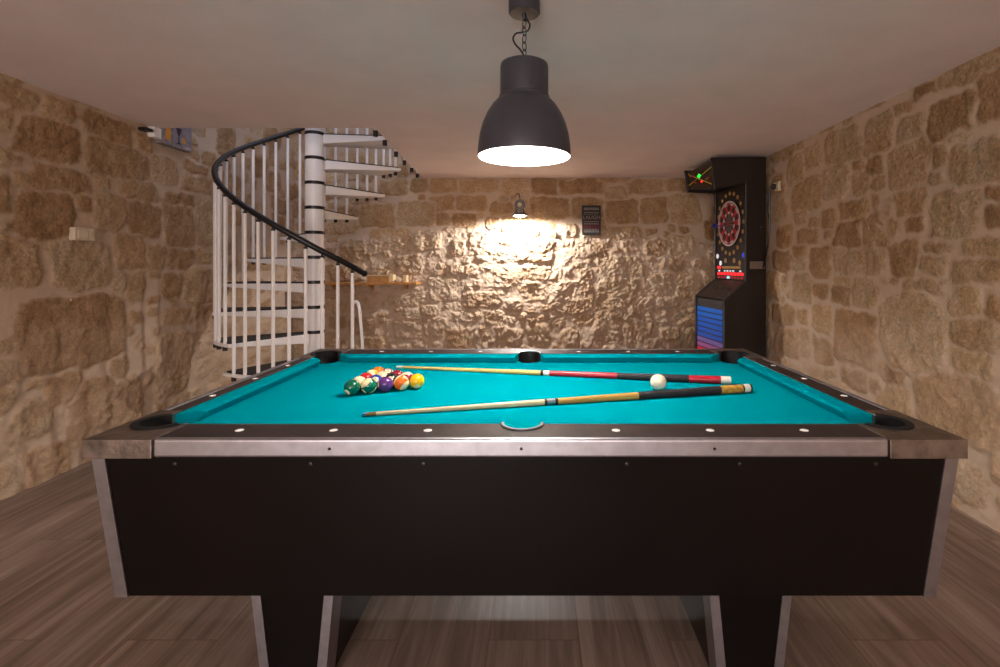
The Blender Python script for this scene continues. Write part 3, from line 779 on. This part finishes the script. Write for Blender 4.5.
# ---------------------------------------------------------------- spiral staircase
SX, SY, SR = -2.075, 4.60, .79
RISE, TURN = .229, 26.0
t = thing('spiral_staircase', 'white metal spiral staircase with black handrail climbing through the ceiling opening', 'staircase', (SX, SY, 0))
def P(a, r, z):
    a = math.radians(a); return Vector((r*math.cos(a), r*math.sin(a), z))
def front(k): return 243 - TURN*(k - 3)
bm = bmesh.new(); lathe(bm, [(0, 0), (.16, 0), (.16, .012), (.083, .014), (.083, 4.0), (0, 4.0)], 48)
obj('pole', bm, M['white_paint'], t, smooth=True)
NT = 14
for k in range(1, NT):
    bm = bmesh.new(); z = RISE*k
    lathe(bm, [(.0832, z - .018), (.0868, z - .016), (.0868, z + .010), (.0832, z + .012)], 40)
    obj('spacer_ring', bm, M['black_plastic'], t, smooth=True)
def tread_poly(a0, a1, r1, w0, n=8):
    """wedge: parallel-ish near the pole, arc outside; a0 is the leading edge"""
    am = math.radians((a0 + a1)/2)
    u = Vector((math.cos(am), math.sin(am))); v = Vector((-u.y, u.x))
    pts = [(-v*w0 + u*.078), ]
    pts = [tuple(u*.078 - v*w0)]
    for i in range(n + 1):
        a = math.radians(a1 + (a0 - a1)*i/n); pts.append((r1*math.cos(a), r1*math.sin(a)))
    pts.append(tuple(u*.078 + v*w0))
    return pts
for k in range(1, NT):
    a0 = front(k); a1 = a0 - TURN - 6
    if k == NT - 1: a1 = a0 - 55
    z = RISE*k
    bm = bmesh.new()
    tp = tread_poly(a0, a1, SR + .005, .070)
    hexa(bm, [(x, y, z - .100 + .060*(math.hypot(x, y) - .1)/(SR - .1)) for x, y in tp], [(x, y, z - .014) for x, y in tp])
    tr = obj('tread', bm, M['white_paint'], t, bevel=.005)
    bm = bmesh.new(); prism(bm, tread_poly(a0 - 1.2, a1 + 1.2, SR - .018, .060), z - .0145, z - .002)
    obj('tread_pad', bm, M['black_pad'], tr, bevel=.003, label='black tread pad')
# handrail height by angle, from the lower end upwards
HP = [(321, 1.245), (317, 1.275), (297, 1.417), (257, 1.735), (217, 2.060), (171, 2.405), (125, 2.735), (80, 3.10), (20, 3.60)]
def rail_z(a):
    for (b0, h0), (b1, h1) in zip(HP[:-1], HP[1:]):
        if b1 <= a <= b0: return h0 + (h1 - h0)*(b0 - a)/(b0 - b1)
    return HP[0][1] if a > HP[0][0] else HP[-1][1]
pts = []
a = 320.0
while a >= 20: pts.append(P(a, SR - .01, rail_z(a))); a -= 3.0
# a slight run-out past the first baluster
d = (pts[0] - pts[1]).normalized()
pts.insert(0, pts[0] + d*.045)
bm = bmesh.new(); tube(bm, pts, .0235, 14)
obj('handrail', bm, M['black_plastic'], t, smooth=True, angle=60, label='black plastic handrail')
bm = bmesh.new(); lathe(bm, [(0, -.004), (.026, -.004), (.027, .012), (.02, .022), (0, .024)], 20, Matrix.Translation(pts[0]) @ d.to_track_quat('Z', 'Y').to_matrix().to_4x4())
obj('handrail_end_cap', bm, M['black_plastic'], t, smooth=True)
step = TURN/3
n = 0; a = 315.5
while a > 26:
    k = int(math.floor((front(0) - 1.0 - a)/TURN)) if a < front(0) else 0
    zb = 0.0 if k <= 0 else RISE*k - .060
    zt = rail_z(a) - .045
    r = SR - .012
    p = P(a, r, 0)
    bm = bmesh.new(); tube(bm, [(p.x, p.y, zb), (p.x, p.y, zt)], .0135, 12)
    bl = obj('baluster', bm, M['white_paint'], t, smooth=True, angle=40)
    bm = bmesh.new(); lathe(bm, [(0, zt - .006), (.0155, zt - .006), (.0155, zt + .008), (.008, zt + .012), (.008, zt + .028), (0, zt + .03)], 12, Matrix.Translation((p.x, p.y, 0)))
    obj('top_bracket', bm, M['black_plastic'], bl, smooth=True, label='black top bracket')
    if k > 0:
        bm = bmesh.new(); lathe(bm, [(0, zb - .012), (.018, zb - .010), (.018, zb + .024), (0, zb + .026)], 12, Matrix.Translation((p.x, p.y, 0)))
        obj('foot_cap', bm, M['black_plastic'], bl, smooth=True, label='black foot cap')
    a -= step; n += 1
# curved stay beside the first baluster
p = P(315.5, SR - .012, 0); out = Vector((.92, -.25, 0)).normalized()
bm = bmesh.new()
tube(bm, catmull([p + Vector((0, 0, .985)), p + out*.03 + Vector((0, 0, 1.0)), p + out*.058 + Vector((0, 0, .975)), p + out*.075 + Vector((0, 0, .86)), p + out*.12 + Vector((0, 0, .35)), p + out*.15 + Vector((0, 0, .0))], 8), .0125, 10)
obj('stay', bm, M['white_paint'], t, smooth=True)

# guard rail of the storey above, its baluster ends showing along the opening
t = thing('guard_rail', 'white guard rail above the slanting edge of the ceiling opening, black baluster ends showing', 'railing', (-1.29, 3.86, HC))
ax, ay = -1.261 + 1.29, 3.83 - 3.86
def E_(f): return Vector((ax - .030 - .142*f, ay + 2.17*f, 0))
ends = (.06, .20, .40, .58, .76, .92)
for f in ends:
    q = E_(f)
    bm = bmesh.new(); tube(bm, [(q.x, q.y, -.004), (q.x, q.y, 1.20)], .0125, 10)
    bl = obj('baluster', bm, M['white_paint'], t, smooth=True, angle=40)
    bm = bmesh.new(); lathe(bm, [(0, -.034), (.019, -.032), (.019, .014), (0, .016)], 12, Matrix.Translation(q))
    obj('foot_cap', bm, M['black_plastic'], bl, smooth=True, label='black foot cap')
    bm = bmesh.new(); bx(bm, q.x + .008, q.x + .034, q.y - .012, q.y + .012, .10, .13)
    obj('bracket', bm, M['black_plastic'], bl)
bm = bmesh.new(); tube(bm, [E_(.02) + Vector((0, 0, 1.215)), E_(.96) + Vector((0, 0, 1.215))], .0235, 12)
obj('handrail', bm, M['black_plastic'], t, smooth=True, label='black plastic handrail')

# ---------------------------------------------------------------- electronic dart machine
al = math.radians(6)
DW = .66
t = thing('dart_machine', 'tall dark brown electronic dart machine with a lit dartboard in the back right corner', 'dart machine', (2.005, 4.765, 0), (0, 0, al))
# local x into the machine (its front looks towards -x), local y across it, z up
BK = .20
prof = [(BK, 0), (-.22, 0), (-.22, .964), (0, 1.146), (0, 2.085), (-.315, 2.035), (-.345, 2.315), (BK, 2.335)]
def side(y0, y1, off=0):
    bm = bmesh.new()
    pf = [(x, z + (.062 if y0 > .3 and z == 2.035 else 0)) for x, z in prof]
    hexa(bm, [(x, y0, z) for x, z in pf], [(x, y1, z) for x, z in pf])
    return bm
for y0, y1 in ((0, .022), (DW - .022, DW)):
    obj('side_panel', side(y0, y1), M['cabinet_brown'], t, label='dark brown side panel')
inn = [(BK - .01, .02), (-.205, .02), (-.205, .955), (.018, 1.140), (.018, 2.098), (-.29, 2.05), (-.318, 2.30), (BK - .01, 2.325)]
bm = bmesh.new(); hexa(bm, [(x, .0225, z) for x, z in inn], [(x, DW - .0225, z + (.062 if z == 2.05 else 0)) for x, z in inn])
obj('carcass', bm, M['trim_black'], t)
# black edging along the near and far panels' front edges
for y in (.011, DW - .011):
    bm = bmesh.new()
    tube(bm, [(-.221, y, .0), (-.221, y, .964), (0, y, 1.147), (0, y, 2.084), (-.315, y, 2.034 + (.062 if y > .3 else 0)), (-.346, y, 2.316), (BK, y, 2.336)], .012, 8)
    obj('edge_band', bm, M['trim_black'], t, smooth=True)
Fm = {}
def em(name, rgb, s, rough=.4): Fm[name] = mat('dart_' + name, lin(*rgb), rough, emit=lin(*rgb), estr=s)
em('red_led', (255,30,36), 1.6); em('green_led', (40,230,70), 1.0); em('amber', (150,112,62), .10); em('white_led', (220,220,230), .45)
em('yellow_led', (170,150,30), .3); em('blue_led', (40,60,190), .5); em('panel', (22,18,22), .0); em('cyan_led', (150,220,235), .8)
em('dark_red', (120,18,24), .6)
Fm['glass'] = mat('dart_marquee_face', lin(36,26,22), .2)
def plate(bm, y0, y1, z0, z1, x0=-.001, x1=.016):
    bx(bm, x0, x1, y0, y1, z0, z1)
# --- marquee face: slightly leaning plate with light marks
mq = bmesh.new()
def mqp(f, g, off): # f across (0 near..1 far), g up
    return (-.2905 - .028*g - off, .024 + (DW - .048)*f, 2.052 + .246*g + .062*f*(1 - g))
hexa(mq, [mqp(0,0,-.004), mqp(1,0,-.004), mqp(1,1,-.004), mqp(0,1,-.004)], [mqp(0,0,.010), mqp(1,0,.010), mqp(1,1,.010), mqp(0,1,.010)])
mqo = obj('marquee_face', mq, Fm['glass'], t)
def mqbar(f0, g0, f1, g1, w, m, name):
    a = Vector(mqp(f0, g0, .0105)); b = Vector(mqp(f1, g1, .0105)); bm = bmesh.new(); tube(bm, [a, b], w, 6)
    obj(name, bm, Fm[m], mqo)
mqbar(.10, .12, .95, .88, .003, 'yellow_led', 'light_line')
mqbar(.05, .80, .98, .25, .003, 'yellow_led', 'light_line')
mqbar(.46, .60, .58, .60, .010, 'green_led', 'light_mark'); mqbar(.52, .50, .52, .70, .010, 'green_led', 'light_mark')
mqbar(.42, .32, .46, .31, .011, 'red_led', 'light_mark'); mqbar(.66, .30, .80, .40, .006, 'dark_red', 'light_mark')
mqbar(.70, .66, .90, .74, .006, 'dark_red', 'light_mark'); mqbar(.18, .42, .30, .36, .006, 'dark_red', 'light_mark')
# --- dartboard panel
bm = bmesh.new(); plate(bm, .028, DW - .028, 1.152, 2.088, .004, .017)
pn = obj('board_panel', bm, Fm['panel'], t)
BC = (.33, 1.725)
def ringseg(bm, r0, r1, a0, a1, x0, n=4):
    lo, hi = [], []
    for i in range(n + 1):
        a = a0 + (a1 - a0)*i/n; lo.append((r1*math.sin(a), r1*math.cos(a)))
    for i in range(n, -1, -1):
        a = a0 + (a1 - a0)*i/n; lo.append((r0*math.sin(a), r0*math.cos(a)))
    hexa(bm, [(x0, BC[0] + p, BC[1] + q) for p, q in lo], [(.006, BC[0] + p, BC[1] + q) for p, q in lo])
def disc(bm, cy, cz, r, x0, x1=.006, n=20):
    Q = Matrix.Translation((0, cy, cz)) @ Matrix.Rotation(-PI/2, 4, 'Y')
    lathe(bm, [(0, -x0 + .0), (r*.9, -x0), (r, -x0 - .001), (r, -x1)], n, Q)
d_red = mat('dart_red', lin(176,26,46), .5); d_white = mat('dart_white', lin(212,196,200), .5); d_black = mat('dart_black', lin(20,18,24), .5)
# one connected face: rings of 20 beds, coloured per face
RB = [(.012, 2, 2), (.027, 0, 0), (.100, 3, 2), (.125, 1, 0), (.190, 2, 0), (.208, 0, 1), (.214, 2, 2), (.232, 1, 1)]
bm = bmesh.new(); sg = 2*PI/20; NS = 80
def rv(r, i): a = (i - 2)*2*PI/NS; return bm.verts.new((-.008, BC[0] + r*math.sin(a), BC[1] + r*math.cos(a)))
cv = bm.verts.new((-.008, BC[0], BC[1])); prev = None
for r, even, odd in RB:
    ring = [rv(r, i) for i in range(NS)]
    for i in range(NS):
        j = (i + 1) % NS
        fc = bm.faces.new((cv, ring[i], ring[j])) if prev is None else bm.faces.new((prev[i], ring[i], ring[j], prev[j]))
        fc.material_index = even if (i // 4) % 2 == 0 else odd
    prev = ring
low = [bm.verts.new((.008, v.co.y, v.co.z)) for v in prev]
for i in range(NS):
    j = (i + 1) % NS; bm.faces.new((prev[i], low[i], low[j], prev[j])).material_index = 2
bo = obj('dartboard', bm, [d_red, d_white, d_black, mat('dart_grey', lin(110,96,100), .5)], t)
for i in range(20):
    a = i*sg; bm = bmesh.new(); disc(bm, BC[0] + .288*math.sin(a)*.94, BC[1] + .31*math.cos(a), .021, .000)
    obj('score_lamp', bm, Fm['amber'], pn)
for y, z, m in ((.06, 1.395, 'blue_led'), (.60, 1.395, 'white_led'), (.13, 1.32, 'amber'), (.24, 1.345, 'amber'), (.42, 1.345, 'amber'), (.53, 1.32, 'white_led')):
    bm = bmesh.new(); disc(bm, y, z, .026, .000); obj('button_lamp', bm, Fm[m], pn)
# display rows below the board
bm = bmesh.new(); plate(bm, .12, .50, 1.262, 1.288, .0005, .0045); obj('display_bar', bm, Fm['amber'], pn)
bm = bmesh.new(); plate(bm, .53, .60, 1.262, 1.288, .0005, .0045); obj('display_bar', bm, Fm['red_led'], pn)
for y in (.10, .24, .30, .36, .42, .54):
    bm = bmesh.new(); plate(bm, y, y + .035, 1.231, 1.246, .0005, .0045); obj('display_mark', bm, Fm['white_led'], pn)
for i in range(8):
    y = .06 + i*.069
    bm = bmesh.new(); plate(bm, y, y + .052, 1.196, 1.222, .0005, .0045); obj('led_digit', bm, Fm['red_led'], pn)
    bm = bmesh.new(); plate(bm, y, y + .052, 1.160, 1.184, .0005, .0045); obj('led_digit', bm, Fm['cyan_led' if i == 4 else 'dark_red'], pn)
# a blue dart stuck in the board
bm = bmesh.new()
lathe(bm, [(0, 0), (.0015, .01), (.003, .03), (.005, .035), (.005, .085), (.003, .09), (.003, .12), (0, .121)], 12, Matrix.Translation((-.010, BC[0] + .05, BC[1] - .02)) @ Matrix.Rotation(-PI/2, 4, 'Y'))
for s in (0, 1):
    Q = Matrix.Translation((-.010, BC[0] + .05, BC[1] - .02)) @ Matrix.Rotation(s*PI/2, 4, 'X')
    vs = [Q @ Vector(p) for p in ((-.11, -.022, -.0008), (-.14, -.022, -.0008), (-.15, 0, -.0008), (-.14, .022, -.0008), (-.11, .022, -.0008), (-.095, 0, -.0008))]
    v2 = [Q @ Vector((p[0], p[1], .0008)) for p in ((-.11, -.022), (-.14, -.022), (-.15, 0), (-.14, .022), (-.11, .022), (-.095, 0))]
    hexa(bm, vs, v2)
dart_bm = bm
xf(dart_bm, rotz(al)); 
o = obj('dart', dart_bm, mat('dart_blue', lin(30,40,150), .35), at=(2.005, 4.765, 0))
tag(o, 'blue dart stuck in the dartboard of the dart machine', 'dart')
# --- control shelf and striped door
bm = bmesh.new()
hexa(bm, [(-.208, .024, .962), (-.208, DW - .024, .962), (.003, DW - .024, 1.137), (.003, .024, 1.137)], [(-.213, .024, .968), (-.213, DW - .024, .968), (-.002, DW - .024, 1.143), (-.002, .024, 1.143)])
cs = obj('control_shelf', bm, M['cabinet_brown'], t)
for y in (.16, .28, .40, .50):
    c = Vector((-.10, y, 1.062)); nrm = Vector((-.64, 0, .77))
    bm = bmesh.new(); lathe(bm, [(0, .008), (.014, .007), (.017, 0), (.017, -.004)], 16, Matrix.Translation(c) @ nrm.to_track_quat('Z', 'Y').to_matrix().to_4x4())
    obj('push_button', bm, M['trim_black'], cs, smooth=True)
bm = bmesh.new(); plate(bm, .03, DW - .03, .06, .946, -.2125, -.204); dr = obj('front_door', bm, mat('dart_door', lin(52,48,52), .45), t)
cols = [(0,92,190), (0,96,196), (10,86,190), (14,84,186), (20,80,180), (30,78,172), (118,92,160), (150,84,140), (206,40,70), (196,30,50), (180,24,40), (160,20,34), (140,18,30)]
for i, c in enumerate(cols):
    z = .838 - i*.054
    bm = bmesh.new(); plate(bm, .04, DW - .04, z - .019, z + .022, -.2165, -.212)
    obj('stripe', bm, mat('stripe_%d' % i, lin(*c), .4, emit=lin(*c), estr=.10), dr)
bm = bmesh.new(); bx(bm, .035, .185, -.004, .001, 1.262, 1.335)
obj('side_plate', bm, mat('dart_plate', lin(120,104,92), .5), t, bevel=.003, label='pale plate on the side panel')
bm = bmesh.new(); lathe(bm, [(0, .004), (.006, .003), (.008, 0)], 12, Matrix.Translation((.15, -.0005, 1.665)) @ Matrix.Rotation(PI/2, 4, 'X'))
obj('lock', bm, M['rim'], t)

# ---------------------------------------------------------------- socket and power cord on the right wall
t = thing('wall_socket', 'beige wall socket high on the right wall beside the dart machine', 'socket', (XR - .018, 4.60, 2.03))
obj('face_plate', box(-.016, .022, -.045, .045, -.045, .045), M['beige_plastic'], t, bevel=.005)
bm = bmesh.new(); lathe(bm, [(.026, .0), (.026, .005), (.020, .005), (.018, .001), (0, .001)], 24, Matrix.Translation((-.0165, 0, 0)) @ Matrix.Rotation(-PI/2, 4, 'Y'))
obj('socket_insert', bm, M['beige_plastic'], t, smooth=True)
t = thing('power_cord', 'black plug and power cord hanging from the wall socket to the dart machine', 'cord', (XR - .04, 4.60, 2.03))
bm = bmesh.new(); lathe(bm, [(0, .045), (.010, .044), (.020, .03), (.022, .004), (0, .002)], 20, Matrix.Rotation(-PI/2, 4, 'Y'))
obj('plug', bm, M['black_plastic'], t, smooth=True)
bm = bmesh.new(); tube(bm, catmull([(-.038, 0, 0), (-.048, .01, -.03), (-.040, .03, -.14), (-.034, .04, -.30), (-.036, .055, -.45), (-.038, .09, -.58), (-.034, .16, -.72), (-.034, .25, -.9), (-.034, .30, -1.4)], 8), .008, 8)
obj('cable', bm, M['black_plastic'], t, smooth=True)

# ---------------------------------------------------------------- light switch on the left wall
t = thing('light_switch', 'cream double light switch on the left stone wall', 'switch', (XL + .03, 3.215, 1.50))
obj('face_plate', box(-.03, .010, -.074, .074, -.042, .042), M['beige_plastic'], t, bevel=.006)
for y0, y1 in ((-.050, .018), (.022, .052)):
    obj('rocker', box(.009, .014, y0, y1, -.028, .028), M['beige_plastic'], t, bevel=.003)

# ---------------------------------------------------------------- text sign on the back wall
t = thing('text_sign', 'small dark sign with rows of lettering on the back wall right of the spot lamp', 'sign', (.642, 5.945, 1.838))
obj('board', box(-.110, .110, -.012, .07, -.176, .176), M['sign_board'], t, bevel=.003)
bm = xf(text_bm('LAUGH', .062, .0006), Matrix.Translation((0, -.0126, .030)) @ Matrix.Rotation(PI/2, 4, 'X'))
obj('lettering', bm, M['sign_grey'], t)
random.seed(3)
def strip_row(z, h, m, n):
    bm = bmesh.new(); x = -.092
    while x < .088:
        w = random.uniform(.010, .019)*n
        w = min(w, .092 - x)
        bx(bm, x, x + w*.62, -.0128, -.0118, z - h/2, z + h/2); bx(bm, x, x + w*.8, -.0128, -.0118, z - h/2, z - h/2 + h*.22)
        x += w
    obj('lettering', bm, m, t)
for z, h, m, n in ((.135, .030, 'sign_grey', 1), (.092, .010, 'sign_grey', .7), (.072, .006, 'sign_grey', 2.5), (-.018, .012, 'sign_grey', .8), (-.044, .016, 'sign_grey', 1), (-.136, .026, 'sign_grey', .9), (-.112, .008, 'sign_grey', 2)):
    strip_row(z, h, M[m], n)
obj('red_band', box(-.104, .104, -.0125, -.0115, -.102, -.060), M['sign_red'], t)

# ---------------------------------------------------------------- painted plaque and white board high on the left wall
t = thing('wooden_plaque', 'weathered purple-grey plank picture of drinks high on the left wall by the stairs', 'picture', (XL + .055, 4.01, 2.40))
for i in range(3):
    obj('plank', box(-.05, .006, -.166 + i*.111, -.058 + i*.111, -.152, .18), M['plaque'], t, bevel=.002)
obj('painted_beer', box(.005, .0085, -.130, -.080, -.110, .02), M['plaque_orange'], t)
bm = bmesh.new(); hexa(bm, [(.005, -.02, .01), (.005, .045, .01), (.005, .013, -.065)], [(.009, -.02, .01), (.009, .045, .01), (.009, .013, -.065)])
bx(bm, .005, .009, .009, .017, -.110, -.063); bx(bm, .005, .009, -.008, .034, -.119, -.109)
obj('painted_glass', bm, M['plaque_dark'], t)
bm = bmesh.new(); lathe(bm, [(0, .004), (.024, .004), (.026, 0)], 20, Matrix.Translation((.005, .07, -.08)) @ Matrix.Rotation(PI/2, 4, 'Y'))
obj('painted_fruit', bm, M['pine'], t)
obj('painted_base', box(.005, .0085, .085, .145, -.140, -.125), M['plaque_pale'], t)
t = thing('white_board', 'narrow white board on the left wall just before the plank picture', 'board', (XL + .045, 3.815, 2.30))
obj('panel', box(-.045, .010, -.040, .040, -.022, .058), M['white_paint'], t, bevel=.003)
t2 = obj('wall_bracket', box(-.04, .020, -.035, .035, -.012, .012), M['black_plastic'], at=(XL + .04, 3.720, 2.318), bevel=.004)
tag(t2, 'black bracket high on the left wall just under the ceiling', 'bracket')

# ---------------------------------------------------------------- shelf on the back wall
t = thing('wall_shelf', 'narrow pine shelf on the back wall behind the foot of the stairs', 'shelf', (-2.0, 5.94, 1.065))
obj('board', box(-.62, .575, -.13, .12, .0, .030), M['pine'], t, bevel=.003)
for x in (-.45, .0, .42):
    bm = bmesh.new(); hexa(bm, [(x - .01, -.09, 0), (x - .01, .10, 0), (x - .01, .10, -.09)], [(x + .01, -.09, 0), (x + .01, .10, 0), (x + .01, .10, -.09)])
    obj('bracket', bm, M['pine'], t)
t = thing('wooden_box', 'low wooden box with a pale end standing on the pine shelf', 'box', (-1.86, 5.90, 1.0952))
bm = bmesh.new(); bx(bm, -.155, .095, -.055, .055, 0, .072); obj('body', bm, M['pine'], t, bevel=.003)
obj('end_panel', box(.096, .150, -.058, .058, 0, .092), M['pale_wood'], t, bevel=.003, label='pale wooden end')
obj('lid', box(-.158, .095, -.058, .058, .0725, .082), M['pale_wood'], t, bevel=.002)
o = obj('wooden_holder', box(-.02, .02, -.05, .05, 0, .082), M['pale_wood'], at=(-1.575, 5.90, 1.0952), bevel=.003)
bm = bmesh.new()
tag(o, 'small pale wooden holder at the right end of the pine shelf', 'holder')
bm.free()

# ---------------------------------------------------------------- added fill lights, daylight of the storey above
def area(name, loc, rot, size, energy, col):
    l = bpy.data.lights.new(name, 'AREA'); l.shape = 'DISK'; l.size = size; l.energy = energy; l.color = col
    o = bpy.data.objects.new(name, l); C.objects.link(o); o.location = loc; o.rotation_euler = rot
    return o
for i, (x, y, e) in enumerate(CEIL_FILL):  # invented ambient fill: bare disks under the ceiling behind the viewer, no fixtures
    area('ceiling_fill_light', (x, y, HC - .03), (0, 0, 0), .45, e, (1.0, .90, .86))
# unseen soft panel added behind the viewer to raise the ambient light
l = bpy.data.lights.new('rear_fill_light', 'AREA'); l.shape = 'RECTANGLE'; l.size = 2.6; l.size_y = 1.7; l.energy = REAR_FILL; l.color = (1.0, .895, .86)
o = bpy.data.objects.new('rear_fill_light', l); C.objects.link(o); o.location = (-.9, YF + .35, 1.2); o.rotation_euler = (PI/2, 0, math.radians(-10))

w = bpy.data.worlds.new('upstairs_daylight'); SC.world = w; w.use_nodes = True
bg = w.node_tree.nodes['Background']; bg.inputs['Color'].default_value = (.68, .76, 1.0, 1); bg.inputs['Strength'].default_value = SKY

# ---------------------------------------------------------------- camera
cd = bpy.data.cameras.new('camera'); cam = bpy.data.objects.new('camera', cd); C.objects.link(cam)
cd.sensor_fit = 'HORIZONTAL'; cd.sensor_width = 36; cd.lens = 36 * 495 / 1000
cd.shift_x = -.038; cd.shift_y = -.0685; cd.clip_start = .02
cam.location = (0, 0, 1.30); cam.rotation_euler = (PI/2, 0, 0)
SC.camera = cam
SC.view_settings.view_transform = 'Standard'; SC.view_settings.look = 'None'
SC.view_settings.gamma = 1.0; SC.view_settings.use_curve_mapping = False
SC.view_settings.exposure = EXPO
SC.cycles.max_bounces = 10; SC.cycles.diffuse_bounces = 6
